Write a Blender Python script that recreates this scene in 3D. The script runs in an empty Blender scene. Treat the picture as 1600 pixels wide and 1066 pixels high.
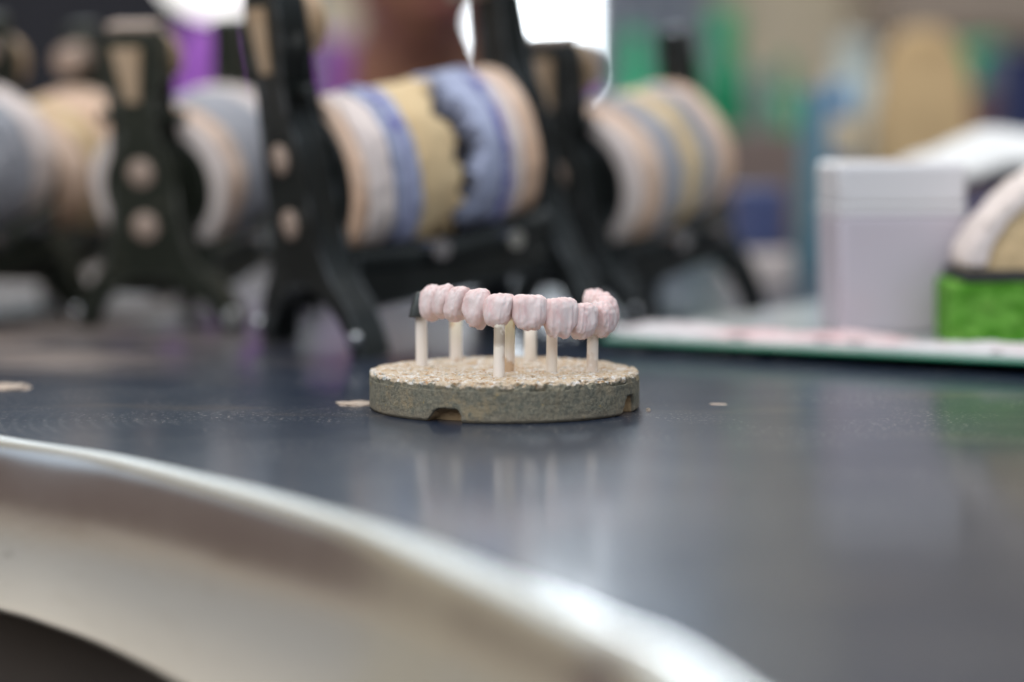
import bpy, bmesh, math, random
from mathutils import Vector, Matrix, noise, Euler
R = math.radians
random.seed(7)
scene = bpy.context.scene
COL = scene.collection

# ------------------------------------------------------------------ camera
FPX = 3778.0                     # 85 mm on a 36 mm wide sensor, in pixels of the 1600 px photograph
HORIZON = 183.0
PITCH = math.atan((533 - HORIZON) / FPX)
CAM_H = 0.0864                   # above the bench top
cam_d = bpy.data.cameras.new('camera')
cam_d.sensor_width = 36.0
cam_d.lens = FPX / 1600 * 36
cam_d.clip_start = 0.01
cam_d.clip_end = 60
cam_d.dof.use_dof = True
cam_d.dof.focus_distance = 0.700
cam_d.dof.aperture_fstop = 3.75
cam = bpy.data.objects.new('camera', cam_d)
COL.objects.link(cam)
cam.location = (0, 0, CAM_H)
cam.rotation_euler = (math.pi / 2 - PITCH, 0, 0)
scene.camera = cam

# ------------------------------------------------------------------ world, lamps, exposure
world = bpy.data.worlds.new('World')
scene.world = world
world.use_nodes = True
wn, wl = world.node_tree.nodes, world.node_tree.links
bg = wn['Background']
tc = wn.new('ShaderNodeTexCoord'); sp = wn.new('ShaderNodeSeparateXYZ')
rmp = wn.new('ShaderNodeValToRGB'); mp = wn.new('ShaderNodeMapRange')
mp.inputs['From Min'].default_value = -1; mp.inputs['From Max'].default_value = 1
wl.new(tc.outputs['Generated'], sp.inputs[0]); wl.new(sp.outputs['Z'], mp.inputs[0])
wl.new(mp.outputs[0], rmp.inputs[0]); wl.new(rmp.outputs[0], bg.inputs[0])
cr = rmp.color_ramp
cr.elements[0].position = 0.0; cr.elements[0].color = (0.55, 0.47, 0.38, 1)
cr.elements[1].position = 1.0; cr.elements[1].color = (0.80, 0.90, 1.05, 1)
for p, c in ((0.475, (0.52, 0.45, 0.37, 1)), (0.50, (0.17, 0.125, 0.11, 1)), (0.66, (0.19, 0.15, 0.14, 1)), (0.77, (0.66, 0.78, 0.93, 1))):
    e = cr.elements.new(p); e.color = c
bg.inputs[1].default_value = 0.70

def area(name, loc, target, sx, sy, power, color):
    l = bpy.data.lights.new(name, 'AREA'); l.shape = 'RECTANGLE'; l.size = sx; l.size_y = sy
    l.energy = power; l.color = color
    o = bpy.data.objects.new(name, l); COL.objects.link(o); o.location = loc
    o.rotation_euler = (Vector(target) - Vector(loc)).to_track_quat('-Z', 'Y').to_euler()
    return o
area('ceiling_lamp', (-0.1, 1.25, 1.9), (0, 1.2, 0), 4.0, 2.6, 52, (1.0, 0.975, 0.94))
area('side_lamp', (-1.7, -0.6, 1.3), (0, 0.75, 0.03), 1.1, 1.1, 9, (1.0, 0.95, 0.90))
area('room_lamp', (-1.6, -4.3, 2.3), (-1.6, -4.3, 0), 10.0, 5.0, 360, (0.80, 0.90, 1.0))
area('window_lamp', (-0.55, 2.62, 0.80), (-0.55, 0.5, 0.5), 1.5, 0.80, 4.0, (0.60, 0.80, 1.0))

scene.view_settings.view_transform = 'Standard'
scene.view_settings.look = 'None'
scene.view_settings.exposure = 0.14
scene.view_settings.gamma = 1.0
scene.view_settings.use_curve_mapping = False
scene.cycles.use_denoising = True
scene.cycles.max_bounces = 8
scene.cycles.sample_clamp_indirect = 6

# ------------------------------------------------------------------ helpers
SI, CO = math.sin(PITCH), math.cos(PITCH)
def ray(px, py):
    u, v = px - 800.0, 533.0 - py
    return Vector((u, v * SI + FPX * CO, v * CO - FPX * SI))
def at(px, py, Y):               # photograph pixel and distance -> world point
    d = ray(px, py); k = Y / d.y
    return Vector((d.x * k, Y, CAM_H + d.z * k))
def ground(px, py, z=0.0):       # photograph pixel -> world point at height z
    d = ray(px, py); k = (z - CAM_H) / d.z
    return Vector((d.x * k, d.y * k, z))
def mm(Y):                       # metres per pixel at distance Y
    return Y / FPX

def link_mesh(name, me, mat=None, parent=None, loc=None, smooth=True):
    o = bpy.data.objects.new(name, me); COL.objects.link(o)
    if mat: me.materials.append(mat)
    if smooth:
        for p in me.polygons: p.use_smooth = True
    if parent: o.parent = parent
    if loc is not None: o.location = loc
    return o
def build(name, bm, mat=None, parent=None, loc=None, smooth=True, bevel=0, seg=2, autosmooth=True):
    bmesh.ops.recalc_face_normals(bm, faces=bm.faces)
    me = bpy.data.meshes.new(name); bm.to_mesh(me); bm.free()
    o = link_mesh(name, me, mat, parent, loc, smooth)
    if bevel:
        m = o.modifiers.new('bevel', 'BEVEL'); m.width = bevel; m.segments = seg; m.limit_method = 'ANGLE'; m.angle_limit = R(35)
    if smooth and autosmooth:
        for e in me.edges: pass
        try: me.set_sharp_from_angle(angle=R(40))
        except Exception: pass
    return o
def tag(o, label=None, cat=None, group=None, kind=None):
    if label: o['label'] = label
    if cat: o['category'] = cat
    if group: o['group'] = group
    if kind: o['kind'] = kind
    return o
def empty(name, loc, rz=0.0):
    o = bpy.data.objects.new(name, None); COL.objects.link(o)
    o.location = loc; o.rotation_euler = (0, 0, rz); o.empty_display_size = 0.01
    return o
def box_bm(cx, cy, cz, sx, sy, sz, bm=None, M=None):
    bm = bm or bmesh.new()
    m = Matrix.Translation((cx, cy, cz)) @ Matrix.Diagonal((sx, sy, sz, 1))
    if M: m = M @ m
    bmesh.ops.create_cube(bm, size=1, matrix=m)
    return bm
def cyl_bm(p0, p1, r0, r1=None, seg=32, bm=None):
    bm = bm or bmesh.new(); r1 = r0 if r1 is None else r1
    p0, p1 = Vector(p0), Vector(p1); d = p1 - p0
    m = Matrix.Translation((p0 + p1) / 2) @ d.to_track_quat('Z', 'Y').to_matrix().to_4x4()
    bmesh.ops.create_cone(bm, cap_ends=True, cap_tris=False, segments=seg, radius1=r0, radius2=r1, depth=d.length, matrix=m)
    return bm
def lathe_bm(profile, seg=48, axis='Z', fn=None):
    """profile: (radius, height) from bottom to top; closed at the axis when radius is 0."""
    bm = bmesh.new(); rings = []
    for r, h in profile:
        if r == 0:
            rings.append([bm.verts.new((0, 0, h))])
        else:
            rings.append([bm.verts.new((r * math.cos(2 * math.pi * k / seg), r * math.sin(2 * math.pi * k / seg), h)) for k in range(seg)])
    for a, b in zip(rings, rings[1:]):
        for k in range(seg):
            k2 = (k + 1) % seg
            if len(a) == 1 and len(b) > 1: bm.faces.new((a[0], b[k2], b[k]))
            elif len(b) == 1 and len(a) > 1: bm.faces.new((a[k], a[k2], b[0]))
            elif len(a) > 1: bm.faces.new((a[k], a[k2], b[k2], b[k]))
    if fn:
        for v in bm.verts: v.co = fn(v.co)
    return bm
def prism_bm(outline, y0, y1):
    """outline in x,z extruded along y."""
    bm = bmesh.new()
    a = [bm.verts.new((x, y0, z)) for x, z in outline]; b = [bm.verts.new((x, y1, z)) for x, z in outline]
    bm.faces.new(a); bm.faces.new(list(reversed(b)))
    n = len(a)
    for i in range(n): bm.faces.new((a[i], b[i], b[(i + 1) % n], a[(i + 1) % n]))
    bmesh.ops.triangulate(bm, faces=[f for f in bm.faces if len(f.verts) > 4])
    return bm
def tube_bm(pts, r, seg=12, bm=None):
    bm = bm or bmesh.new(); pts = [Vector(p) for p in pts]; rings = []
    for i, p in enumerate(pts):
        d = (pts[min(i + 1, len(pts) - 1)] - pts[max(i - 1, 0)]).normalized()
        q = d.to_track_quat('Z', 'Y'); rr = r[i] if isinstance(r, (list, tuple)) else r
        rings.append([bm.verts.new(p + q @ Vector((rr * math.cos(2 * math.pi * k / seg), rr * math.sin(2 * math.pi * k / seg), 0))) for k in range(seg)])
    for a, b in zip(rings, rings[1:]):
        for k in range(seg): bm.faces.new((a[k], a[(k + 1) % seg], b[(k + 1) % seg], b[k]))
    bm.faces.new(rings[0]); bm.faces.new(rings[-1])
    return bm
def spline(pts, n):
    """Catmull-Rom through 2-D or 3-D points, n samples per span."""
    P = [Vector(p) for p in pts]; P = [2 * P[0] - P[1]] + P + [2 * P[-1] - P[-2]]; out = []
    for i in range(1, len(P) - 2):
        for k in range(n):
            t = k / n; a, b, c, d = P[i - 1], P[i], P[i + 1], P[i + 2]
            out.append(0.5 * ((2 * b) + (c - a) * t + (2 * a - 5 * b + 4 * c - d) * t * t + (3 * b - a - 3 * c + d) * t ** 3))
    out.append(P[-2]); return out

# ------------------------------------------------------------------ materials
class Mat:
    def __init__(s, name, color=(.5, .5, .5), rough=.5, metal=0.0, spec=None, coat=0.0):
        s.m = bpy.data.materials.new(name); s.m.use_nodes = True
        s.n, s.l = s.m.node_tree.nodes, s.m.node_tree.links
        s.p = s.n['Principled BSDF']; s.c = (*color, 1)
        s.p.inputs['Base Color'].default_value = s.c; s.p.inputs['Roughness'].default_value = rough
        s.p.inputs['Metallic'].default_value = metal
        if spec is not None: s.p.inputs['Specular IOR Level'].default_value = spec
        if coat: s.p.inputs['Coat Weight'].default_value = coat; s.p.inputs['Coat Roughness'].default_value = .2
        s.tc = s.n.new('ShaderNodeTexCoord'); s.last = None; s.bumped = None
    def vec(s, scale=(1, 1, 1), coord='Object', loc=(0, 0, 0)):
        m = s.n.new('ShaderNodeMapping'); m.inputs['Scale'].default_value = scale; m.inputs['Location'].default_value = loc
        s.l.new(s.tc.outputs[coord], m.inputs[0]); return m.outputs[0]
    def noise(s, scale, detail=4, rough=.55, stretch=(1, 1, 1), distort=0, loc=(0, 0, 0)):
        t = s.n.new('ShaderNodeTexNoise'); t.inputs['Scale'].default_value = scale; t.inputs['Detail'].default_value = detail
        t.inputs['Roughness'].default_value = rough; t.inputs['Distortion'].default_value = distort
        s.l.new(s.vec(stretch, loc=loc), t.inputs['Vector']); return t.outputs['Fac']
    def voronoi(s, scale, stretch=(1, 1, 1), feature='F1'):
        t = s.n.new('ShaderNodeTexVoronoi'); t.inputs['Scale'].default_value = scale; t.feature = feature
        s.l.new(s.vec(stretch), t.inputs['Vector']); return t.outputs['Distance']
    def ramp(s, fac, lo, hi, smooth=True):
        r = s.n.new('ShaderNodeMapRange'); r.inputs['From Min'].default_value = lo; r.inputs['From Max'].default_value = hi
        if smooth: r.interpolation_type = 'SMOOTHSTEP'
        s.l.new(fac, r.inputs[0]); return r.outputs[0]
    def math(s, op, a, b):
        r = s.n.new('ShaderNodeMath'); r.operation = op
        for i, x in enumerate((a, b)):
            if isinstance(x, (int, float)): r.inputs[i].default_value = x
            else: s.l.new(x, r.inputs[i])
        return r.outputs[0]
    def xyz(s, coord='Object'):
        r = s.n.new('ShaderNodeSeparateXYZ'); s.l.new(s.tc.outputs[coord], r.inputs[0]); return r.outputs
    def mix(s, fac, color, amount=1.0):
        r = s.n.new('ShaderNodeMix'); r.data_type = 'RGBA'
        if amount != 1.0: fac = s.math('MULTIPLY', fac, amount)
        s.l.new(fac, r.inputs[0])
        if s.last is None: r.inputs[6].default_value = s.c
        else: s.l.new(s.last, r.inputs[6])
        r.inputs[7].default_value = (*color, 1)
        s.last = r.outputs[2]; s.l.new(s.last, s.p.inputs['Base Color']); return s
    def bump(s, fac, strength=.3, dist=.001):
        b = s.n.new('ShaderNodeBump'); b.inputs['Strength'].default_value = strength; b.inputs['Distance'].default_value = dist
        s.l.new(fac, b.inputs['Height'])
        if s.bumped is not None: s.l.new(s.bumped, b.inputs['Normal'])
        s.bumped = b.outputs[0]; s.l.new(s.bumped, s.p.inputs['Normal']); return s
    def rough(s, fac, lo, hi):
        r = s.n.new('ShaderNodeMapRange'); r.inputs['To Min'].default_value = lo; r.inputs['To Max'].default_value = hi
        s.l.new(fac, r.inputs[0]); s.l.new(r.outputs[0], s.p.inputs['Roughness']); return s

def speckled(name, color, other, scale=60, amount=.6, rough=.6, metal=0, bump=0.0, lo=.4, hi=.65):
    M = Mat(name, color, rough, metal)
    M.mix(M.ramp(M.noise(scale), lo, hi), other, amount)
    if bump: M.bump(M.noise(scale * 4), bump, .0005)
    return M.m

# ------------------------------------------------------------------ setting: floor, wall
fl = Mat('floor_vinyl', (0.64, 0.57, 0.48), .5)
fl.mix(fl.ramp(fl.noise(3), .4, .7), (0.56, 0.49, 0.40), .6)
bm = bmesh.new(); bmesh.ops.create_grid(bm, x_segments=8, y_segments=8, size=7)
tag(build('floor', bm, fl.m, loc=(0, -1.0, -0.80)), kind='structure')
WALL_Y = 2.75
wm = Mat('cream_wall_paint', (0.62, 0.54, 0.38), .7)
wm.mix(wm.ramp(wm.noise(5), .35, .65), (0.55, 0.48, 0.36), .6)
# wall with a real opening for the window
WX0, WX1 = at(700, 0, WALL_Y).x, at(930, 0, WALL_Y).x
WZ0, WZ1 = at(850, 150, WALL_Y).z, 1.15
bm = bmesh.new()
for x0, x1, z0, z1 in ((-2.6, WX0, -0.8, 2.2), (WX1, 2.6, -0.8, 2.2), (WX0, WX1, -0.8, WZ0), (WX0, WX1, WZ1, 2.2)):
    box_bm((x0 + x1) / 2, WALL_Y + .06, (z0 + z1) / 2, x1 - x0, .12, z1 - z0, bm)
tag(build('wall', bm, wm.m, smooth=False), kind='structure')

# window: frame + bright pane
wf = speckled('window_frame_paint', (.62, .64, .66), (.5, .52, .55), 30, .5, .4)
root = empty('window', ((WX0 + WX1) / 2, WALL_Y, WZ0))
tag(root, 'tall bright window shining white between the black upright and the blue grey curtain', 'window')
w2, hh = (WX1 - WX0) / 2, WZ1 - WZ0
bm = bmesh.new()
for cx, cz, sx, sz in ((-w2 + .005, hh / 2, .01, hh), (w2 - .005, hh / 2, .01, hh), (0, .006, 2 * w2 - .022, .012), (0, hh - .006, 2 * w2 - .022, .012)):
    box_bm(cx, .03, cz, sx, .05, sz, bm)
build('frame', bm, wf, root, smooth=False)
pm = Mat('daylit_pane', (.9, .95, 1), .2)
pm.p.inputs['Emission Color'].default_value = (0.90, 0.96, 1.0, 1); pm.p.inputs['Emission Strength'].default_value = 7.5
bm = box_bm(0, .045, hh / 2, 2 * w2 - .022, .006, hh - .026)
build('pane', bm, pm.m, root, smooth=False)

# curtain beside the window
cm = Mat('grey_curtain_cloth', (.36, .41, .46), .85)
cm.mix(cm.ramp(cm.noise(14, stretch=(6, 1, .4)), .4, .65), (.46, .50, .55), .7)
bm = bmesh.new()
cx0, cx1 = at(924, 0, 2.66).x, at(1120, 0, 2.66).x
N = 60; top, bot = [], []
for i in range(N + 1):
    t = i / N; y = 2.66 + .012 * math.sin(t * 34) + .004 * math.sin(t * 71)
    top.append((cx0 + (cx1 - cx0) * t, y, 1.3)); bot.append((cx0 + (cx1 - cx0) * t, y + .003 * math.sin(t * 20), -.30))
tv = [bm.verts.new(p) for p in top]; bv = [bm.verts.new(p) for p in bot]
for i in range(N): bm.faces.new((bv[i], bv[i + 1], tv[i + 1], tv[i]))
o = build('curtain', bm, cm.m, autosmooth=False)
sol = o.modifiers.new('thick', 'SOLIDIFY'); sol.thickness = .003
tag(o, 'blue grey curtain hanging beside the bright window', 'curtain')

# brown grey wall cupboard at the upper right
cb = speckled('cupboard_board', (.30, .235, .18), (.25, .20, .155), 8, .6, .5)
p = at(1385, 62, 2.45)
root = empty('wall_cupboard', (p.x, 2.45, p.z))
tag(root, 'brown grey cupboard on the cream wall above the tan bag', 'cupboard')
build('carcass', box_bm(.32, .14, .30, .64, .26, .60), cb, root, smooth=False, bevel=.004)
for k in (0, 1):
    d = build('door', box_bm(.162 + .32 * k, .0, .30, .312, .016, .592), cb, root, smooth=False, bevel=.003)
    build('handle', cyl_bm((.29 + .06 * k, -.02, .05), (.29 + .06 * k, -.02, .17), .005), speckled('brushed_handle', (.5, .5, .5), (.4, .4, .4), 40, .5, .3, 1), d)

# ------------------------------------------------------------------ workbench
edge_px = [(0, 678), (200, 712), (400, 760), (600, 818), (782, 892), (960, 972), (1110, 1046)]
epts = [ground(*q) for q in edge_px]
left_ext = [(-.98, 1.62), (-.78, 1.40), (-.60, 1.20), (-.44, 1.02), (-.31, .865), (-.21, .738)]
right_ext = [(.054, .26), (.078, .13), (.098, .0), (.12, -.3), (.12, -.6)]
ctrl = left_ext + [(q.x, q.y) for q in epts] + right_ext
curve = spline([Vector((x, y)) for x, y in ctrl], 14)
def outward(i):
    d = (curve[min(i + 1, len(curve) - 1)] - curve[max(i - 1, 0)]).normalized()
    return Vector((d.y, -d.x)) * (-1 if (d.y * -1 + -d.x * -1) < 0 else 1)
outs = []
for i in range(len(curve)):
    d = (curve[min(i + 1, len(curve) - 1)] - curve[max(i - 1, 0)]).normalized()
    nrm = Vector((d.y, -d.x))
    outs.append(nrm)          # travelling left-far to right-near, the cut-out lies on this side
bench = empty('workbench', (0.5, 1.0, 0))
tag(bench, 'dark glossy workbench with a curved cut-out and a rounded metal edge', 'workbench')
def bl(x, y, z): return (x - .5, y - 1.0, z)
top = Mat('dark_bench_laminate', (0.012, 0.021, 0.040), .3)
top.p.inputs['Specular Tint'].default_value = (.72, .86, 1, 1)
X = top.xyz()
# fine circular wipe marks, faint
wav = top.n.new('ShaderNodeTexWave'); wav.wave_type = 'RINGS'; wav.rings_direction = 'Z'
wav.inputs['Scale'].default_value = 72; wav.inputs['Distortion'].default_value = 1.6; wav.inputs['Detail'].default_value = 4; wav.inputs['Detail Scale'].default_value = 1.0
top.l.new(top.vec((1, 1, 0), loc=(.545, .30, 0)), wav.inputs['Vector'])
wipe = top.math('MULTIPLY', top.ramp(wav.outputs['Fac'], .55, 1.0), top.math('MULTIPLY', top.ramp(top.noise(26, 4, .6), .38, .68), top.ramp(X[0], -.52, -.57)))
top.mix(wipe, (.16, .165, .17), .22)
# plaster dust lying towards the articulators on the left
dust = top.math('MULTIPLY', top.ramp(X[1], -.235, -.13), top.ramp(X[0], -.53, -.70))
dust = top.math('MULTIPLY', dust, top.ramp(top.noise(16, 5, .6, (1, 2.2, 1)), .25, .65))
top.mix(dust, (.26, .19, .145), .7)
top.mix(top.ramp(top.noise(9, 5, .6, (1, 2.5, 1)), .55, .8), (.095, .075, .062), .6)
spk = top.math('MULTIPLY', top.ramp(top.noise(700, 2, .5), .61, .67), top.ramp(top.noise(22, 3), .42, .62))
top.mix(spk, (.50, .46, .42), .6)
top.rough(top.math('MAXIMUM', top.math('MULTIPLY', top.noise(7, 5, .6, (1, 3, 1)), .34), dust), .30, .70)
top.bump(top.noise(320, 4, .6, (1, 3.5, 1)), .035, .0006)
top.bump(top.noise(60, 6, .7, (1, 7, 1)), .05, .001)
top.bump(wipe, .03, .0004)
top.p.inputs['Coat Weight'].default_value = .56
top.p.inputs['Specular IOR Level'].default_value = .16
top.l.new(top.math('MAXIMUM', top.ramp(top.noise(12, 5, .6, (1, 2.5, 1), loc=(2, 2, 0)), -.20, 5.4, False), top.math('MULTIPLY', dust, .55)), top.p.inputs['Coat Roughness'])
bm = bmesh.new()
back = [(1.6, -.6), (1.6, 2.15), (-.02, 2.15), (-.10, 1.621)]
vs = [bm.verts.new(bl(q.x, q.y, 0)) for q in curve] + [bm.verts.new(bl(x, y, 0)) for x, y in back]
f = bm.faces.new(vs)
r = bmesh.ops.extrude_face_region(bm, geom=[f])
bmesh.ops.translate(bm, verts=[v for v in r['geom'] if isinstance(v, bmesh.types.BMVert)], vec=(0, 0, -.012))
bmesh.ops.triangulate(bm, faces=[f for f in bm.faces if len(f.verts) > 4])
build('tabletop', bm, top.m, bench, smooth=False)
em = Mat('rolled_metal_edge', (.80, .78, .75), .22, 1.0)
em.mix(em.ramp(em.noise(24, 5, .6, (1, 1, 4)), .55, .8), (.60, .55, .49), .6)
em.mix(em.ramp(em.noise(70, 5, .7, (1, 1, 3), loc=(3, 0, 0)), .62, .74), (.40, .36, .32), .5)
em.rough(em.noise(30, 5, .6), .14, .30)
em.bump(em.noise(26, 4, .5, (1, 1, 2.5)), .035, .003)
em.bump(em.noise(420, 4, .6, (1, 1, 1)), .05, .0006)
prof = [(0.0, 0.0)]
def prof_angle(t):               # slope of the rolled edge along its arc length, degrees
    K = ((0, 0), (.0085, 62), (.021, 82), (.034, 91), (.045, 100), (.053, 172), (.062, 178))
    for (t0, a0), (t1, a1) in zip(K, K[1:]):
        if t <= t1: return a0 + (a1 - a0) * (t - t0) / (t1 - t0)
    return 178
STEP = .0007
for k in range(int(.060 / STEP)):
    a = R(prof_angle((k + .5) * STEP)); prof.append((prof[-1][0] + STEP * math.cos(a), prof[-1][1] - STEP * math.sin(a)))
bm = bmesh.new(); rows = []
for q, n_ in zip(curve, outs):
    hk = 1.06 + .40 * min(1, max(0, (.64 - q.y) / .17))        # the fascia grows deeper towards the near end
    rows.append([bm.verts.new(bl(q.x + n_.x * o_, q.y + n_.y * o_, (z if z > -.005 else -.005 + (z + .005) * hk) - .0002)) for o_, z in prof])
for a, b in zip(rows, rows[1:]):
    for k in range(len(prof) - 1): bm.faces.new((a[k], a[k + 1], b[k + 1], b[k]))
build('edge_trim', bm, em.m, bench, autosmooth=False)
am = speckled('under_bench_shade_brown', (.045, .034, .027), (.035, .027, .022), 12, .6, .55)  # dark brown paints in the shade below the bench edge
bm = bmesh.new(); rows = []
for q, n_ in zip(curve, outs):
    rows.append([bm.verts.new(bl(q.x - n_.x * .030, q.y - n_.y * .030, z)) for z in (-.0125, -.79)])
for a, b in zip(rows, rows[1:]): bm.faces.new((a[0], a[1], b[1], b[0]))
o = build('under_bench_shade_panel', bm, am, bench)  # added panel where the space under the bench lies in shade
o.modifiers.new('thick', 'SOLIDIFY').thickness = .012
for x, y in ((1.5, 2.05), (.06, 2.05), (-.80, 1.54), (1.5, -.5)): build('leg', box_bm(x - .5, y - 1, -.405, .05, .05, .785), am, bench, smooth=False)

# ------------------------------------------------------------------ firing tray
TRAY_R, TRAY_H, TY = .0402, .0114, .718
TC = at(788, 577, TY); TC.z = 0
tm = Mat('porous_firing_ceramic', (.25, .225, .165), .92, 0, .2)
Z = tm.xyz()
tm.mix(tm.ramp(tm.noise(800, 5, .8, (1, 1, .6)), .45, .57), (.13, .135, .11), .75)          # blue grey glaze grains
tm.mix(tm.ramp(tm.noise(160, 4, .6, (1, 1, .45)), .52, .7), (.24, .195, .13), .75)
tm.mix(tm.ramp(tm.noise(330, 3, .6), .66, .74), (.42, .30, .11), .75)            # ochre grains
tm.mix(tm.ramp(tm.noise(120, 3, .6, loc=(3, 1, 0)), .68, .78), (.22, .10, .035), .75)
tm.mix(tm.ramp(tm.noise(90, 3, .5, loc=(5, 2, 7)), .60, .76), (.33, .27, .18), .7)
low = tm.math('ADD', Z[2], tm.math('MULTIPLY', tm.noise(140, 4, .6), .006))
tm.mix(tm.ramp(low, .0065, .0035), (.25, .205, .15), .6)                          # paler towards the worn foot
vl = tm.n.new('ShaderNodeVectorMath'); vl.operation = 'LENGTH'; tm.l.new(tm.vec((1, 1, 0)), vl.inputs[0])
inner = tm.math('MULTIPLY', tm.ramp(vl.outputs['Value'], TRAY_R - .0008, TRAY_R - .0014), tm.ramp(Z[2], .0078, .0070))
tm.mix(inner, (.46, .31, .17))
chips = tm.math('MULTIPLY', tm.ramp(tm.noise(75, 4, .65, loc=(8, 3, 1)), .56, .66), tm.ramp(tm.noise(500, 3, .6), .35, .55))
tm.mix(chips, (.36, .28, .17), .7)
edge = tm.math('ADD', Z[2], tm.math('MULTIPLY', tm.math('SUBTRACT', tm.noise(230, 4, .65), .5), .0055))
topmask = tm.ramp(edge, .0102, .0107)
tm.mix(topmask, (.60, .47, .33))
t2 = tm.math('MULTIPLY', topmask, tm.ramp(tm.noise(480, 4, .65), .47, .62))
tm.mix(t2, (.74, .70, .65), .95)
t3 = tm.math('MULTIPLY', topmask, tm.ramp(tm.noise(420, 4, .65, loc=(2, 5, 1)), .54, .64))
tm.mix(t3, (.42, .22, .085), .85)
t4 = tm.math('MULTIPLY', topmask, tm.ramp(tm.noise(380, 4, .65, loc=(9, 5, 1)), .57, .67))
tm.mix(t4, (.34, .35, .33), .8)
tm.bump(tm.noise(1900, 5, .75), .9, .0006)
def tray_notches():
    out = []
    for px, w_, h_, dpt in ((692, .0122, .0056, .0055), (986, .0108, .0072, .0055)):
        best = None                       # rim angle that lands on this picture column
        for k in range(1800):
            a = math.pi + math.pi * k / 1800
            q = Vector((TC.x + TRAY_R * math.cos(a), TC.y + TRAY_R * math.sin(a)))
            e = abs(q.x / q.y * FPX / CO + 800 - px) if a < 6.2 else 1e9
            if best is None or e < best[0]: best = (e, a)
        out.append((best[1], w_, h_, dpt))
    return out
NOTCH = tray_notches()
bm = lathe_bm([(0, 0), (TRAY_R - .0008, 0), (TRAY_R, .0008), (TRAY_R, TRAY_H - .0006), (TRAY_R - .0006, TRAY_H), (0, TRAY_H)], 160)
bmesh.ops.recalc_face_normals(bm, faces=bm.faces)
me = bpy.data.meshes.new('tray_raw'); bm.to_mesh(me); bm.free()
raw = bpy.data.objects.new('tray_raw', me); COL.objects.link(raw)
cut = bmesh.new()
for a, w_, h_, dpt in NOTCH:
    Mx = Matrix.Rotation(a, 4, 'Z') @ Matrix.Translation((TRAY_R, 0, 0)) @ Matrix.Rotation(R(90), 4, 'Z')
    ol = [(-w_ / 2 - .0016, -.004), (-w_ / 2 - .0006, .0005), (-w_ / 2 + .0012, h_ * .42), (-w_ / 2 + .0024, h_ * .78), (-w_ / 2 + .0044, h_ * .97), (.001, h_), (w_ / 2 - .0018, h_ * .98), (w_ / 2 - .0004, h_ * .6), (w_ / 2, -.004)]
    pb = prism_bm(ol, -.004, dpt)
    for v in pb.verts:
        if v.co.y > 0: v.co.z = v.co.z * .45 if v.co.z > 0 else v.co.z; v.co.x *= .8
    bmesh.ops.recalc_face_normals(pb, faces=pb.faces)
    mt = bpy.data.meshes.new('t'); pb.to_mesh(mt); pb.free(); mt.transform(Mx); cut.from_mesh(mt); bpy.data.meshes.remove(mt)
cme = bpy.data.meshes.new('cut'); cut.to_mesh(cme); cut.free()
cutter = bpy.data.objects.new('cut', cme); COL.objects.link(cutter)
b = raw.modifiers.new('b', 'BOOLEAN'); b.operation = 'DIFFERENCE'; b.object = cutter; b.solver = 'EXACT'
rm = raw.modifiers.new('r', 'REMESH'); rm.mode = 'VOXEL'; rm.voxel_size = .00028
dg = bpy.context.evaluated_depsgraph_get()
tme = bpy.data.meshes.new_from_object(raw.evaluated_get(dg)); tme.name = 'firing_tray'
bpy.data.objects.remove(raw); bpy.data.objects.remove(cutter)
nm = [v.normal.copy() for v in tme.vertices]
for v, n_ in zip(tme.vertices, nm):
    c = v.co
    rad = math.hypot(c.x, c.y)
    if c.z > TRAY_H - .0012 and n_.z > .3:
        g = noise.noise(c * 820) * .00046 + noise.noise(c * 1500) * .00030 - max(0, noise.noise(c * 520 + Vector((7, 0, 0)))) * .0006
    else:
        g = noise.noise(c * 1250) * .00014 + noise.noise(c * 260) * .00020 + noise.noise(c * 700) * .00008
        if c.z < .0006 and n_.z < -.3: g *= .3
    if rad > TRAY_R - .0022 and c.z > TRAY_H - .0022:          # chipped rim
        ch = max(0, noise.noise(c * 190 + Vector((4, 1, 0))) - .02) * .0030 + abs(noise.noise(c * 520)) * .0006
        v.co = c - Vector((c.x / rad, c.y / rad, 1.1)) * ch + n_ * g
    else:
        v.co = c + n_ * g
tray = link_mesh('firing_tray', tme, tm.m, None, TC)
tag(tray, 'round grey green porous ceramic tray with chipped rim and notched foot on the bench', 'firing tray')

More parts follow.
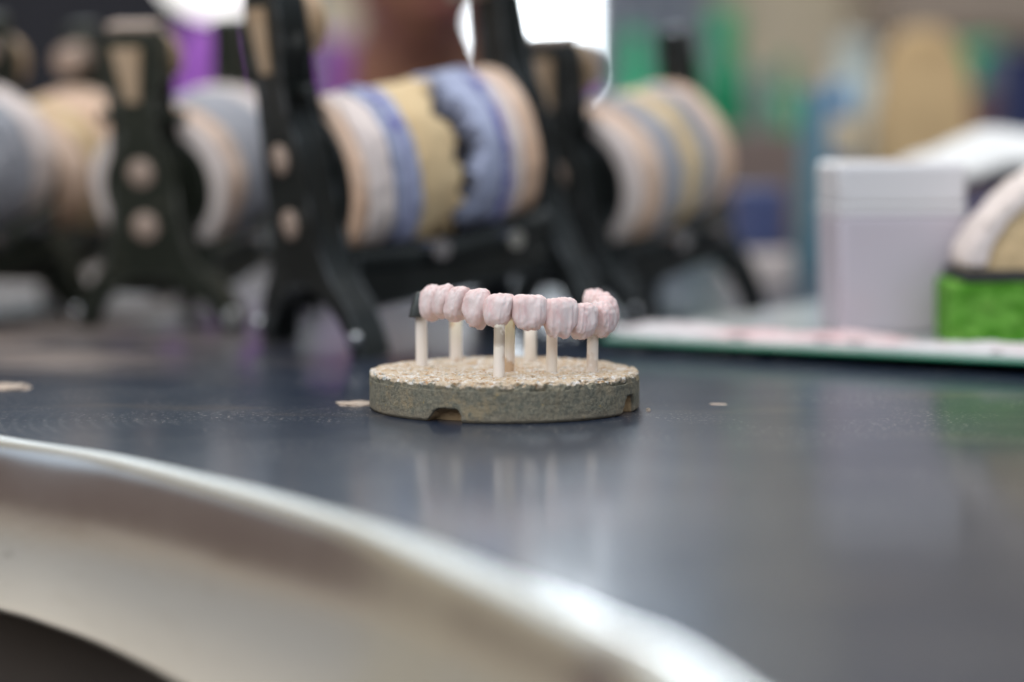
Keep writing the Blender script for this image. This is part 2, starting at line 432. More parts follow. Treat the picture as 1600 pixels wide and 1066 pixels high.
# ------------------------------------------------------------------ pegs
def peg_mat(name, base, yellow=0, spots=0, seed=0, dark=0):
    M = Mat(name, base, .55, 0, .35)
    zz = M.xyz()[2]
    if yellow: M.mix(M.ramp(zz, .002, .0155), (.66, .60, .34), yellow)
    M.mix(M.ramp(M.noise(300, 3, .6, (1, 1, .5), loc=(seed, 0, 0)), .6, .75), (.62, .48, .32), .25)
    if spots: M.mix(M.ramp(M.noise(210, 3, .55, (1, 1, .7), 0, (seed, seed * 2, 1)), .53, .62), (.46, .25, .08), spots)
    if dark:
        d = M.math('MULTIPLY', M.ramp(zz, .0075, .0105), M.ramp(M.noise(150, 3, .5, loc=(seed, 3, 2)), .45, .54))
        M.mix(d, (.16, .09, .035), dark)
    M.bump(M.noise(700, 3), .12, .0003)
    return M.m
IV = (.80, .72, .64)
pegs = [  # bottom px, bottom row, top row, half width px, lean px, material, label
    (659, 571.5, 488, 9.2, -1, peg_mat('peg_plain', IV), 'plain ivory peg standing under the dark grey metal end of the bridge'),
    (712.5, 563.5, 492, 9.6, 0, peg_mat('peg_yellow_spotted', IV, .5, .75, 3), 'yellowed peg with tall brown streak, at back of tray under third tooth from dark cap'),
    (779.5, 589, 500, 9.0, 1, peg_mat('peg_burnt_top', IV, .2, .35, 8, .62), 'frontmost peg on the tray, ivory with burnt brown top'),
    (795.5, 580, 488, 8.6, 1, peg_mat('peg_yellow_top', IV, .8, .7, 15), 'yellow topped peg half hidden behind the frontmost burnt peg'),
    (828.5, 563.5, 497, 9.6, 0, peg_mat('peg_pale', (.82, .74, .64)), 'pale clean peg at the back of the tray under the broad first front tooth'),
    (862, 581.5, 505, 8.8, .5, peg_mat('peg_cream', (.80, .71, .60)), 'clean cream peg under the broad front tooth with ragged edge'),
    (925, 581, 508, 9.0, 2, peg_mat('peg_small_spot', IV, .15, .3, 27, .55), 'peg with one small brown mark under the right bend of the bridge'),
]
for px, yb, yt, hw, lean, mat, lab in pegs:
    b0 = ground(px, yb, TRAY_H)
    Y = b0.y; t0 = at(px + lean, yt, Y)
    r0 = hw * mm(Y)
    L = t0.z - TRAY_H
    bm = lathe_bm([(0, -.0012), (r0 * 1.0, -.0012), (r0 * 1.0, .001), (r0 * .985, L * .5), (r0 * .96, L - .0004), (r0 * .8, L), (0, L)], 40)
    o = build('support_peg', bm, mat, None, b0)
    ax = Vector((t0.x - b0.x, 0, L))
    o.rotation_euler = Vector((0, 0, 1)).rotation_difference(ax).to_euler()
    tag(o, lab, 'peg', 'ceramic pegs standing in the firing tray')

# ------------------------------------------------------------------ dental bridge
po = Mat('pink_porcelain_powder', (.66, .475, .45), .8, 0, .3)
po.p.inputs['Subsurface Weight'].default_value = .25
po.p.inputs['Subsurface Radius'].default_value = (.0012, .0006, .0005)
po.p.inputs['Subsurface Scale'].default_value = 1.0
po.mix(po.ramp(po.noise(160, 5, .6, (1, 1, .6)), .40, .64), (.71, .61, .59), .85)
po.mix(po.ramp(po.noise(260, 4, .6, (1, 1, .35), loc=(4, 0, 0)), .56, .74), (.60, .58, .57), .45)
po.mix(po.ramp(po.noise(210, 4, .6, (1, 1, .5), loc=(1, 7, 0)), .58, .72), (.66, .38, .38), .35)
po.bump(po.noise(900, 5, .65), .32, .0004)
po.bump(po.noise(420, 3, .5, (1.6, 1.6, .25)), .25, .0005)
bridge_c = Vector((TC.x, TC.y - .004, TRAY_H))
bridge = empty('dental_bridge', bridge_c)
tag(bridge, 'arched dental bridge of pink powdery porcelain teeth with one dark metal cap, carried by pegs', 'dental bridge')
def O(dx): return TY + dx / 1000.0
# x0, x1, ytop, ybottom, depth offset mm, real width mm, depth mm, squareness, ragged, taper, lean px
teeth = [
    (660, 690, 445, 501.5, 3.5, 6.6, 5.8, 2.3, .15, .00, 0),
    (681, 709, 445, 498, -2.5, 6.0, 5.8, 2.2, .25, .02, -5),
    (699, 733, 447, 503.5, -8.5, 7.0, 6.0, 2.3, .35, .03, -7),
    (727, 766, 451, 511, -15.0, 7.8, 6.2, 2.4, .6, .06, -2),
    (758, 802, 458, 512.5, -19.5, 8.3, 6.6, 2.5, .2, .02, -6),
    (801, 852, 461, 515.5, -20.0, 9.7, 6.4, 3.4, .15, .02, 0),
    (850, 899, 465, 527, -18.0, 9.4, 6.4, 3.2, .5, .08, -1),
    (892, 928, 474, 529.5, -14.5, 7.4, 6.2, 2.7, .35, .05, -4),
    (923, 958, 474, 526.5, -8.5, 7.0, 6.2, 2.5, .5, .08, -2),
    (932, 961, 463, 515, -1.5, 6.6, 6.6, 2.5, .4, .03, 0),
    (917, 957, 457, 506, 6.0, 7.2, 7.0, 2.7, .5, .0, 0),
    (910, 946, 456, 500, 13.0, 7.4, 7.0, 2.7, .5, .0, 0),
]
plan = []
for (x0, x1, yt, yb, dz, w_, d_, sq, rg, tp, ln) in teeth:
    c = at((x0 + x1) / 2, (yt + yb) / 2, O(dz)); plan.append(c)
def tooth_bm(w_, d_, h_, sq, ragged, taper, lean, seed, molar=False):
    bm = bmesh.new(); NU, NV = 84, 60; rings = []
    sd = Vector((seed * 3.7, seed * 1.3, seed * 2.1))
    for j in range(NV + 1):
        v = -math.pi / 2 + math.pi * j / NV
        ring = []
        for i in range(NU):
            u = 2 * math.pi * i / NU
            def sp_(c, e): return math.copysign(abs(c) ** e, c)
            e1 = 2 / (sq * (1.45 if v > 0 else 1.0)); e2 = 2 / 2.9
            cx = sp_(math.cos(v), e1) * sp_(math.cos(u), e2)
            cy = sp_(math.cos(v), e1) * sp_(math.sin(u), e2)
            cz = sp_(math.sin(v), e1)
            x = cx * w_ / 2 * 1.05 * (1 + (.06 + taper) * cz - .13 * max(0, -cz) ** 2 - .10 * max(0, cz) ** 3)
            y = cy * d_ / 2 * (1 - .18 * cz)
            z = cz * h_ / 2
            if cy < 0: y -= .0006 * (1 - cz * cz)                 # bulging outer face
            p = Vector((x + lean * cz * -1, y, z))
            nrm = Vector((cx, cy, cz * .6)).normalized()
            groove = noise.noise(Vector((x * 760, y * 260, z * 60)) + sd)
            lumps = noise.noise(p * 260 + sd)
            fine = noise.noise(p * 900 + sd)
            g = -abs(groove) * .00050 + .00013 + lumps * .00036 + fine * .00016 + noise.noise(Vector((x * 1500, y * 900, z * 200)) + sd) * .00021
            if cz < -.45:                                         # crumbly lower margin
                k = (-cz - .45) / .55
                p.z += ragged * k * (noise.noise(Vector((x * 700, y * 500, 0)) + sd) * .0022 + noise.noise(Vector((x * 1700, y * 1500, 3)) + sd) * .0009)
            if molar and cz > .2:
                p.z += (noise.noise(Vector((x * 420, y * 420, 1)) + sd) * .0012 + noise.noise(Vector((x * 1100, y * 1100, 1)) + sd) * .0005) * (cz - .2) / .8
            ring.append(bm.verts.new(p + nrm * g))
            if j in (0, NV): break
        rings.append(ring)
    for a, b in zip(rings, rings[1:]):
        for k in range(NU):
            k2 = (k + 1) % NU
            if len(a) == 1: bm.faces.new((a[0], b[k2], b[k]))
            elif len(b) == 1: bm.faces.new((a[k], a[k2], b[0]))
            else: bm.faces.new((a[k], a[k2], b[k2], b[k]))
    return bm
for i, (x0, x1, yt, yb, dz, w_, d_, sq, rg, tp, ln) in enumerate(teeth):
    Y = O(dz); c = plan[i]; h_ = (yb - yt) * mm(Y) * 1.005
    a, b = plan[max(i - 1, 0)], plan[min(i + 1, len(plan) - 1)]
    tdir = Vector((b.x - a.x, b.y - a.y, 0)).normalized()
    rz = math.atan2(tdir.y, tdir.x)
    o = build('tooth', tooth_bm(w_ / 1000, d_ / 1000, h_, sq, rg, tp, ln * mm(Y) * .8, i + 1, i >= 8), po.m, bridge, c - bridge_c, autosmooth=False)
    o.rotation_euler = (0, 0, rz)
# pink connector running along the inside of the arch
pts = []
for i, c in enumerate(plan):
    a, b = plan[max(i - 1, 0)], plan[min(i + 1, len(plan) - 1)]
    td = Vector((b.x - a.x, b.y - a.y, 0)).normalized(); inn = Vector((-td.y, td.x, 0))
    pts.append(c - bridge_c + inn * .0012 + Vector((0, 0, .0012)))
build('connector', tube_bm(spline(pts, 6), .0021, 14), po.m, bridge, autosmooth=False)
# dark metal coping at the left end
dm = Mat('oxidised_metal', (.055, .060, .058), .45, .75)
dm.mix(dm.ramp(dm.noise(200, 3), .45, .7), (.10, .11, .105), .6)
Yc = O(9.0); cc = at(651.5, 475.5, Yc); u = mm(Yc)
bm = bmesh.new(); rings = []
for zf, wl_, wr_, dp in ((-20, -12.5, 11, 13), (-18.5, -13, 12, 14.5), (-6, -9.5, 12, 14), (8, -5.5, 12, 12.5), (15.5, -3.2, 11.5, 10.5), (19, .0, 10.5, 7.5)):
    ring = []
    for k in range(28):
        a = 2 * math.pi * k / 28; sx = math.copysign(abs(math.cos(a)) ** .55, math.cos(a)); sy = math.copysign(abs(math.sin(a)) ** .55, math.sin(a))
        xm = (wl_ + wr_) / 2; ring.append(bm.verts.new(((xm + sx * (wr_ - wl_) / 2) * u, sy * dp * u, zf * u)))
    rings.append(ring)
for a, b in zip(rings, rings[1:]):
    for k in range(28): bm.faces.new((a[k], a[(k + 1) % 28], b[(k + 1) % 28], b[k]))
bm.faces.new(rings[0]); bm.faces.new(rings[-1])
o = build('metal_cap', bm, dm.m, bridge, cc - bridge_c, bevel=.0003)
o['label'] = 'dark oxidised metal cap without porcelain at the end of the bridge'

# ------------------------------------------------------------------ crumbs and scraps on the bench
sc_m = speckled('beige_plaster_scrap', (.40, .31, .24), (.48, .40, .33), 200, .6, .8, 0, .3)
def scrap(px, py, lx, ly, h, rz, label, name, cat, mat, seed):
    p = ground(px, py); bm = bmesh.new()
    bmesh.ops.create_icosphere(bm, subdivisions=4, radius=1)
    for v in bm.verts:
        c = v.co.copy(); g = 1 + .35 * noise.noise(c * 1.6 + Vector((seed, 0, 0))) + .12 * noise.noise(c * 5)
        v.co = Vector((c.x * lx / 2 * g, c.y * ly / 2 * g, max(-.2, c.z * g) * h / 1.2 + h * .17))
    o = build(name, bm, mat, None, p, autosmooth=False); o.rotation_euler = (0, 0, rz)
    return tag(o, label, cat)
scrap(556, 632, .0125, .010, .0008, .2, 'flat beige plaster scrap tucked against the left side of the tray', 'plaster_scrap', 'scrap', sc_m, 3)
scrap(14, 606, .014, .016, .0012, .4, 'pale beige plaster scrap lying alone on the dusty far left of the bench', 'plaster_scrap', 'scrap', sc_m, 9)
scrap(1013, 643, .0013, .0012, .0011, 0, 'tiny beige crumb just right of the tray', 'crumb', 'crumb', sc_m, 14)
scrap(1122, 632, .005, .004, .0002, 0, 'thin pale smear of plaster on the bench right of the tray', 'plaster_flake', 'flake', sc_m, 21)

# ------------------------------------------------------------------ articulators
olive = Mat('dark_olive_cast_metal', (.014, .017, .011), .42, .15, .25)
olive.mix(olive.ramp(olive.noise(40, 4), .45, .7), (.026, .029, .020), .7)
olive.mix(olive.ramp(olive.noise(110, 3, .6), .62, .76), (.16, .145, .11), .5)
olive.bump(olive.noise(260, 3), .15, .0006)
black = Mat('blackened_cast_metal', (.011, .013, .012), .38, .15, .28)
black.mix(black.ramp(black.noise(40, 4), .45, .7), (.024, .027, .025), .7)
black.mix(black.ramp(black.noise(110, 3, .6), .62, .76), (.15, .15, .14), .5)
black.bump(black.noise(260, 3), .15, .0006)
bolt_m = speckled('worn_plaster_filled_bolt', (.40, .30, .24), (.30, .22, .17), 150, .6, .5, .2)
brass = speckled('tan_lacquered_knob', (.36, .24, .14), (.44, .33, .23), 50, .6, .4, .1)
steel = speckled('polished_steel_rod', (.62, .64, .66), (.5, .5, .5), 40, .5, .22, 1)
white_pl = speckled('white_plaster', (.68, .585, .53), (.62, .53, .50), 40, .7, .85, 0, .3)
tan_pl = speckled('salmon_tan_plaster', (.62, .41, .28), (.64, .49, .39), 35, .7, .85, 0, .3)
ochre_pl = speckled('pale_ochre_plaster', (.62, .47, .27), (.58, .41, .22), 35, .7, .85, 0, .3)
gray_pl = speckled('lavender_grey_plaster', (.27, .275, .30), (.35, .34, .36), 30, .7, .85, 0, .3)
dark_gap = speckled('dark_tooth_gap', (.022, .020, .024), (.05, .045, .05), 60, .5, .8)
def paper(name, base, ink):
    M = Mat(name, base, .75)
    M.mix(M.ramp(M.noise(50, 3), .4, .7), tuple(c * .86 for c in base), .6)
    return M.m
paper_b = paper('blue_grey_paper', (.34, .37, .50), None)
ink_m = Mat('violet_print', (.13, .12, .34), .7)
ink_m.mix(ink_m.ramp(ink_m.noise(150, 2, .6, (1, .5, 1)), .46, .52), (.31, .33, .48), .9)
ink_m.mix(ink_m.ramp(ink_m.noise(25, 2, .5, loc=(4, 4, 4)), .57, .63), (.33, .35, .49), .9)
ink_m = ink_m.m

def worn_edges(M, color):
    bv = M.n.new('ShaderNodeBevel'); bv.inputs['Radius'].default_value = .0022; bv.samples = 4
    ge_ = M.n.new('ShaderNodeNewGeometry'); dt = M.n.new('ShaderNodeVectorMath'); dt.operation = 'DOT_PRODUCT'
    M.l.new(bv.outputs[0], dt.inputs[0]); M.l.new(ge_.outputs['Normal'], dt.inputs[1])
    M.mix(M.math('MULTIPLY', M.ramp(dt.outputs['Value'], .985, .90), M.ramp(M.noise(120, 3), .35, .6)), color, .8)
worn_edges(olive, (.17, .17, .15)); worn_edges(black, (.17, .18, .19))
def plate_outline(s=1.0, hx=1.0, drop=0.0, rear=False):
    half = [(.0100, .1230), (.0135, .1180), (.0140, .1020), (.0095, .0960), (.0078, .0880), (.0082, .0800), (.0120, .0745), (.0150, .0690), (.0158, .0600), (.0160, .0470), (.0185, .0360), (.0245, .0255), (.0330, .0175), (.0385, .0085), (.0400, .0)]
    if rear: half = [(.0062, .1230), (.0075, .1210), (.0072, .0900), (.0080, .0800)] + half[6:]
    inner = [(.0315, .0), (.0300, .0060), (.0240, .0130), (.0150, .0190), (.0075, .0222)]
    R_ = [(x * s * hx, z * s - drop * max(0, 1 - z / .040)) for x, z in half + inner]
    L_ = [(-x, z) for x, z in reversed(R_)]
    return R_ + [(0, .0230 * s - drop * .42)] + L_
def band_bm(y0, y1, r, j0=0, j1=0, a0=0, a1=360, seed=0, bulge=0.0, thick=.006, zc=0, closed=False):
    """a drum-shaped band round the y axis; its rims wander by j0, j1."""
    bm = bmesh.new(); N = 96; K = 10; full = a1 - a0 >= 360; rows = []
    n = N if full else N + 1
    for i in range(n):
        a = R(a0 + (a1 - a0) * i / N)
        e0 = y0 + j0 * (noise.noise(Vector((math.cos(a) * 2.2, math.sin(a) * 2.2, seed))) + .5 * noise.noise(Vector((math.cos(a) * 7, math.sin(a) * 7, seed + 9))))
        e1 = y1 + j1 * (noise.noise(Vector((math.cos(a) * 2.2, math.sin(a) * 2.2, seed + 5))) + .5 * noise.noise(Vector((math.cos(a) * 7, math.sin(a) * 7, seed + 2))))
        row = []
        for k in range(K + 1):
            t = k / K; y = e0 + (e1 - e0) * t
            rr_ = r + bulge * (1 - (2 * (y - .5 * (y0 + y1)) / .09) ** 2) + .0016 * noise.noise(Vector((math.cos(a) * 1.7, math.sin(a) * 1.7, y * 30 + seed))) + .0007 * noise.noise(Vector((math.cos(a) * 6, math.sin(a) * 6, y * 160 + seed)))
            if k in (0, K): rr_ -= .0012
            row.append(bm.verts.new((rr_ * math.cos(a), y, rr_ * math.sin(a))))
        ri = r - thick
        row.append(bm.verts.new((ri * math.cos(a), e1, ri * math.sin(a)))); row.append(bm.verts.new((ri * math.cos(a), e0, ri * math.sin(a))))
        rows.append(row)
    m = len(rows[0])
    for i in range(n if full else n - 1):
        a, b = rows[i], rows[(i + 1) % n]
        for k in range(m): bm.faces.new((a[k], a[(k + 1) % m], b[(k + 1) % m], b[k]))
    if not full: bm.faces.new(rows[0]); bm.faces.new(list(reversed(rows[-1])))
    return bm
def articulator(px, py, alpha, label, bands, metal, s=1.0, L=.095, zc=.070, lean=10, rear_knob=True, rear_scale=.93):
    base = ground(px, py)
    root = empty('articulator', base, -R(alpha))
    root.rotation_euler = (R(lean), 0, -R(alpha)); drop = L * math.tan(R(lean))
    tag(root, label, 'articulator', 'articulators with mounted casts standing in a row on the bench')
    for y0, y1, off in ((-.006, .006, 0), (L - .004, L + .006, 1)):
        ss = s * (1 if off == 0 else rear_scale)
        pl = build('end_plate', prism_bm(plate_outline(ss, .90, drop * off, bool(off)), y0, y1), metal, root, smooth=True, bevel=.0016)
        if off == 0:
            for z in (.0660, .0440):
                build('bolt', lathe_bm([(0, 0), (.0050, 0), (.0056, .0006), (.0054, .0016), (.0030, .0026), (0, .0028)], 28, fn=lambda c, z=z: Vector((c.x, -.0056 - c.z, z * s + c.y))), bolt_m, pl)
            for sx in (-1, 1): build('screw', cyl_bm((sx * .0345 * s, -.0055, .0075 * s), (sx * .0345 * s, -.0085, .0075 * s), .0026, .0026, 20), steel, pl, bevel=.0004)
            build('pivot_pin', cyl_bm((-.0185 * s, 0, .0880 * s), (.0185 * s, 0, .0880 * s), .0028, .0028, 20), metal, pl, bevel=.0004)
            build('top_rim', box_bm(0, 0, .1245 * s, .0205 * s, .0100, .0026), bolt_m, pl, smooth=False, bevel=.0008)
            build('inlay', prism_bm([(-.0085 * s, .1165 * s), (.0045 * s, .1165 * s), (.0020 * s, .0945 * s), (-.0040 * s, .0945 * s)], -.0072, -.0052), brass, pl, bevel=.0006)
            build('knob', cyl_bm((.002, .0064, .110 * s), (.002, .0140, .110 * s), .0122, .0122, 40), brass, root, bevel=.0015)
        elif rear_knob:
            build('knob', cyl_bm((0, L - .020, .108 * s * rear_scale), (0, L - .004, .108 * s * rear_scale), .0065, .0065, 40), bolt_m, root, bevel=.0015)
    for sx in (-1, 1):
        build('rail', tube_bm([(sx * .020, .0062, .030 * s), (sx * .020, L * .5, .026 * s), (sx * .020, L - .0042, .030 * s)], .0055, 14), metal, root)
    build('hinge_rod', cyl_bm((-.034, L * .38, .0300 * s), (.034, L * .38, .0300 * s), .0040), steel, root)
    build('hinge_rod', cyl_bm((-.030, L * .72, .0275 * s), (.034, L * .72, .0275 * s), .0034), steel, root)
    build('lower_arm', box_bm(0, L * .5, .0220 * s, .048, L - .011, .019), metal, root, smooth=False, bevel=.0015)
    # the drum of mounted casts, lying along the rails
    ax = empty('mounted_casts', (0, L * .5, zc)); ax.parent = root
    half = L * .5 - .008
    core = build('core', cyl_bm((0, -half + .002, 0), (0, half - .002, 0), .0225, .0225, 48), dark_gap, ax)
    for i, (nm_, t0, t1, r, mat, j0, j1) in enumerate(bands):
        build(nm_, band_bm(-half + 2 * half * t0, -half + 2 * half * t1, r, j0, j1, seed=i * 3 + px * .01, bulge=.0012, thick=r - .0215), mat, ax, autosmooth=True)
    build('mounting_disc', cyl_bm((0, -half - .001, 0), (0, -half + .004, 0), .024, .024, 48), metal, ax, bevel=.001)
    build('mounting_disc', cyl_bm((0, half - .004, 0), (0, half + .001, 0), .024, .024, 48), metal, ax, bevel=.001)
    return root
big = [
    ('plaster_cast', .00, .050, .0285, tan_pl, 0, .0010), ('plaster_cast', .050, .185, .0300, white_pl, .0010, .0015),
    ('paper_band', .185, .235, .0298, paper_b, .001, .001), ('paper_band', .235, .295, .0301, ink_m, .001, .001), ('paper_band', .295, .330, .0298, paper_b, .001, .001),
    ('plaster_cast', .330, .560, .0294, ochre_pl, .0015, .011),
    ('paper_band', .635, .780, .0303, paper_b, .0105, .001), ('paper_band', .780, .825, .0304, ink_m, .001, .001),
    ('plaster_cast', .825, .90, .0292, white_pl, .001, .001), ('plaster_cast', .90, 1.0, .0290, tan_pl, .001, 0)]
greyset = [
    ('plaster_cast', .0, .10, .0285, white_pl, 0, .001), ('plaster_cast', .10, .26, .0295, tan_pl, .001, .001), ('plaster_cast', .26, .50, .0298, gray_pl, .001, .003),
    ('plaster_cast', .53, .78, .0300, gray_pl, .003, .001), ('plaster_cast', .78, 1.0, .0296, white_pl, .001, 0)]
tanset = [
    ('plaster_cast', .0, .30, .0290, tan_pl, 0, .002), ('plaster_cast', .30, .47, .0298, ochre_pl, .002, .004), ('plaster_cast', .52, .78, .0300, tan_pl, .004, .001), ('plaster_cast', .78, 1.0, .0294, tan_pl, .001, 0)]
stripes = [
    ('plaster_cast', .0, .10, .0285, white_pl, 0, .001), ('plaster_cast', .10, .27, .0296, tan_pl, .001, .001), ('plaster_cast', .27, .50, .0298, gray_pl, .001, .002),
    ('plaster_cast', .50, .66, .0299, ochre_pl, .002, .003), ('plaster_cast', .68, .83, .0300, gray_pl, .002, .001), ('plaster_cast', .83, 1.0, .0298, tan_pl, .001, 0)]
articulator(507, 546, 57, 'large black articulator directly behind the tray, its casts wrapped in blue paper with violet print', big, black.m, 1.10, .096, .0630, 9, True, 1.06)
articulator(252, 512, 16, 'olive articulator facing the camera with two round bolts, left of the big blue wrapped one', greyset, olive.m, 1.0, .095, .0570, 10, False)
articulator(905, 503, 38, 'black articulator behind the right end of the bridge holding grey, ochre and tan striped casts', stripes, black.m, .97, .090, .0575, 10, False)
articulator(-165, 522, 20, 'articulator cut off by the left edge of the photo with grey casts', greyset, olive.m, 1.0, .095, .0570)
articulator(18, 490, 16, 'rear left articulator with plain tan casts, behind the cut off one', tanset, olive.m, 1.0, .095, .0560)

# ------------------------------------------------------------------ glass plate and what stands on it
gz0, gz1 = .0038, .0064
c_l, c_r = ground(938, 524, gz1), ground(1640, 561, gz1)
gt = Mat('dusty_glass_top', (.50, .52, .51), .18, 0, .5)
gt.mix(gt.ramp(gt.noise(24, 4), .5, .75), (.66, .64, .63), .6)
ge = Mat('green_glass_edge', (.010, .19, .10), .15, 0, .6)
ge.mix(ge.ramp(ge.noise(60, 4, .6, (1, 1, .6)), .52, .75), (.06, .24, .17), .5)
d1 = (c_r - c_l).normalized(); d2 = Vector((-d1.y, d1.x, 0))
W1, W2 = (c_r - c_l).length + .10, .40
plate = empty('glass_plate', (c_l.x, c_l.y, 0)); plate.rotation_euler = (0, 0, math.atan2(d1.y, d1.x))
tag(plate, 'thick glass plate with bright green edge raised above the bench on the right', 'glass plate')
build('glass_edge', box_bm(W1 / 2, W2 / 2, (gz0 + gz1 - .0008) / 2, W1, W2, gz1 - gz0 - .0008), ge.m, plate, smooth=False, bevel=.0008)
build('glass_top', box_bm(W1 / 2, W2 / 2, gz1 - .0003, W1 - .003, W2 - .003, .001), gt.m, plate, smooth=False)
rub = speckled('black_rubber', (.02, .02, .02), (.03, .03, .03), 40, .5, .7)
for x, y in ((.056, .012), (W1 - .05, .02), (.06, W2 - .03), (W1 - .05, W2 - .03)):
    build('foot', cyl_bm((x, y, 0), (x, y, gz0 + .0002), .008), rub, plate, bevel=.0005)
pk = speckled('pink_porcelain_dust', (.60, .40, .40), (.60, .50, .49), 120, .7, .9, 0, .4)
wk = speckled('white_porcelain_dust', (.56, .53, .53), (.56, .47, .47), 120, .7, .9, 0, .4)
def heap(px, py, lx, ly, h, mat, label, seed):
    p = ground(px, py, gz1 + .0001); bm = bmesh.new(); n = 40; g = {}
    for i in range(n + 1):
        for j in range(n + 1):
            x, y = (i / n - .5) * 2, (j / n - .5) * 2
            e = max(0, 1 - (x * x + y * y) ** .5 * (1 + .35 * noise.noise(Vector((x * 2, y * 2, seed)))))
            z = h * (e ** .8) * (1 + .5 * noise.noise(Vector((x * 5, y * 5, seed)))) + .00035 * (e > 0)
            g[i, j] = bm.verts.new((x * lx / 2, y * ly / 2, max(z, .0002) if e > 0 else -.0002)) if True else None
    for i in range(n):
        for j in range(n):
            q = (g[i, j], g[i + 1, j], g[i + 1, j + 1], g[i, j + 1])
            if max(v.co.z for v in q) > 0: bm.faces.new(q)
    bmesh.ops.delete(bm, geom=[v for v in bm.verts if not v.link_faces], context='VERTS')
    o = build('porcelain_powder', bm, mat, None, p, autosmooth=False)
    tag(o, label, 'powder', 'heaps of porcelain powder on the glass plate')
    o.rotation_euler = (0, 0, plate.rotation_euler.z)
heap(1060, 517, .052, .03, .0030, wk, 'long white heap of powder at the left end of the glass plate', 1)
heap(1195, 526, .05, .024, .0024, pk, 'pink powder heap on the glass, left of the plastic box', 2)
heap(1330, 531, .052, .022, .0030, pk, 'pink powder heap just in front of the plastic box', 5)
heap(1560, 547, .07, .022, .0026, wk, 'white powder heap in front of the green sponge', 8)

# translucent box
bx = Mat('milky_plastic', (.60, .58, .585), .4, 0, .35)
bx.mix(bx.ramp(bx.noise(30, 3), .45, .7), (.55, .54, .555), .5)
bx2 = Mat('pinkish_contents_behind_plastic', (.47, .425, .465), .4, 0, .35)
bx2.mix(bx2.ramp(bx2.noise(26, 3), .4, .7), (.48, .41, .43), .6)
bp = ground(1388, 518, gz1); ub = mm(bp.y)
box = empty('plastic_box', bp); box.rotation_euler = (0, 0, .10)
tag(box, 'milky plastic box part filled with pinkish contents standing on the glass plate', 'plastic box')
def taper_box(w0, w1, d0, d1, z0, z1):
    bm = bmesh.new(); vs = []
    for z, w_, d_ in ((z0, w0, d0), (z1, w1, d1)):
        for sx, sy in ((-1, -1), (1, -1), (1, 1), (-1, 1)): vs.append(bm.verts.new((sx * w_ / 2, sy * d_ / 2, z)))
    bm.faces.new(vs[3::-1]); bm.faces.new(vs[4:])
    for k in range(4): bm.faces.new((vs[k], vs[(k + 1) % 4], vs[4 + (k + 1) % 4], vs[4 + k]))
    return bm
hb = (518 - 252) * ub; h1 = (518 - 330) * ub
build('body', taper_box(188 * ub, 200 * ub, 150 * ub, 160 * ub, 0, h1), bx2.m, box, bevel=.0025, seg=3)
build('rim', taper_box(200.6 * ub, 201 * ub, 160.4 * ub, 160.4 * ub, h1 - .0006, h1 + .0026), bx.m, box, bevel=.0008)
build('lid', taper_box(199 * ub, 202 * ub, 160 * ub, 160 * ub, h1 + .002, hb), bx.m, box, bevel=.0025, seg=3)

# green sponge with black tray and plaster model on it
sg = Mat('green_sponge', (.12, .30, .045), .95, 0, .1)
sg.mix(sg.ramp(sg.noise(130, 3, .6), .45, .62), (.055, .20, .015), .8)
sg.mix(sg.ramp(sg.noise(170, 3, .6, loc=(3, 3, 3)), .58, .7), (.24, .42, .09), .6)
sg.bump(sg.voronoi(240), .9, .002)
spp = ground(1482, 541, gz1); us = mm(spp.y)
bm = bmesh.new(); bmesh.ops.create_cube(bm, size=1)
bmesh.ops.subdivide_edges(bm, edges=bm.edges, cuts=22, use_grid_fill=True)
sw, sd_, sh = .075, .045, 98 * us
for v in bm.verts:
    c = v.co; r_ = Vector((c.x * sw, c.y * sd_, (c.z + .5) * sh))
    k = noise.noise(r_ * 130) * .0005 + noise.noise(r_ * 330) * .0006
    n_ = Vector((c.x if abs(c.x) > .49 else 0, c.y if abs(c.y) > .49 else 0, c.z if c.z > .49 else 0))
    v.co = r_ + n_ * 2 * k + Vector((sw / 2, sd_ / 2, 0))
sponge = build('sponge', bm, sg.m, None, spp, autosmooth=False); sponge.rotation_euler = (0, 0, -.06)
tag(sponge, 'bright green sponge block standing on the glass plate at the right edge', 'sponge')
tz = gz1 + sh + .0006
bm = box_bm(.040, .022, .0018, .074, .046, .0036)
o = build('tray_lid', bm, rub, None, (spp.x + .002, spp.y, tz), bevel=.001)
tag(o, 'thin black tray lying on top of the green sponge', 'tray')
# slanted plaster model
Ym = spp.y + .020
pm_pts = [(1500, 425), (1504, 396), (1540, 346), (1598, 296), (1660, 250), (1740, 222), (1790, 300), (1790, 425)]
o_ = at(1498, 425, Ym); zb = tz + .0040
bm = prism_bm([(at(x, y, Ym).x - o_.x, max(0, at(x, y, Ym).z - zb)) for x, y in reversed(pm_pts)], -.016, .018)
model = empty('plaster_model', (o_.x, Ym, zb))
tag(model, 'slanted tan plaster model with white upper layer resting on the black tray', 'plaster model')
ctex = bpy.data.textures.new('cast_lumps', 'CLOUDS'); ctex.noise_scale = .006
def roughen(o, vox, amt):
    m_ = o.modifiers.new('vox', 'REMESH'); m_.mode = 'VOXEL'; m_.voxel_size = vox; m_.use_smooth_shade = True
    d_ = o.modifiers.new('lumps', 'DISPLACE'); d_.texture = ctex; d_.texture_coords = 'LOCAL'; d_.strength = amt; d_.mid_level = .5
roughen(build('tan_base', bm, ochre_pl, model), .0008, .0018)
strip = [(1497, 423), (1500, 392), (1528, 344), (1560, 312), (1592, 282), (1655, 240), (1735, 212), (1738, 226), (1664, 262), (1600, 308), (1558, 346), (1534, 386), (1524, 423)]
build('white_layer', prism_bm([(at(x, y, Ym).x - o_.x, max(0.001, at(x, y, Ym).z - zb)) for x, y in reversed(strip)], -.0180, .0190), white_pl, model); roughen(model.children[-1], .0008, .0018)

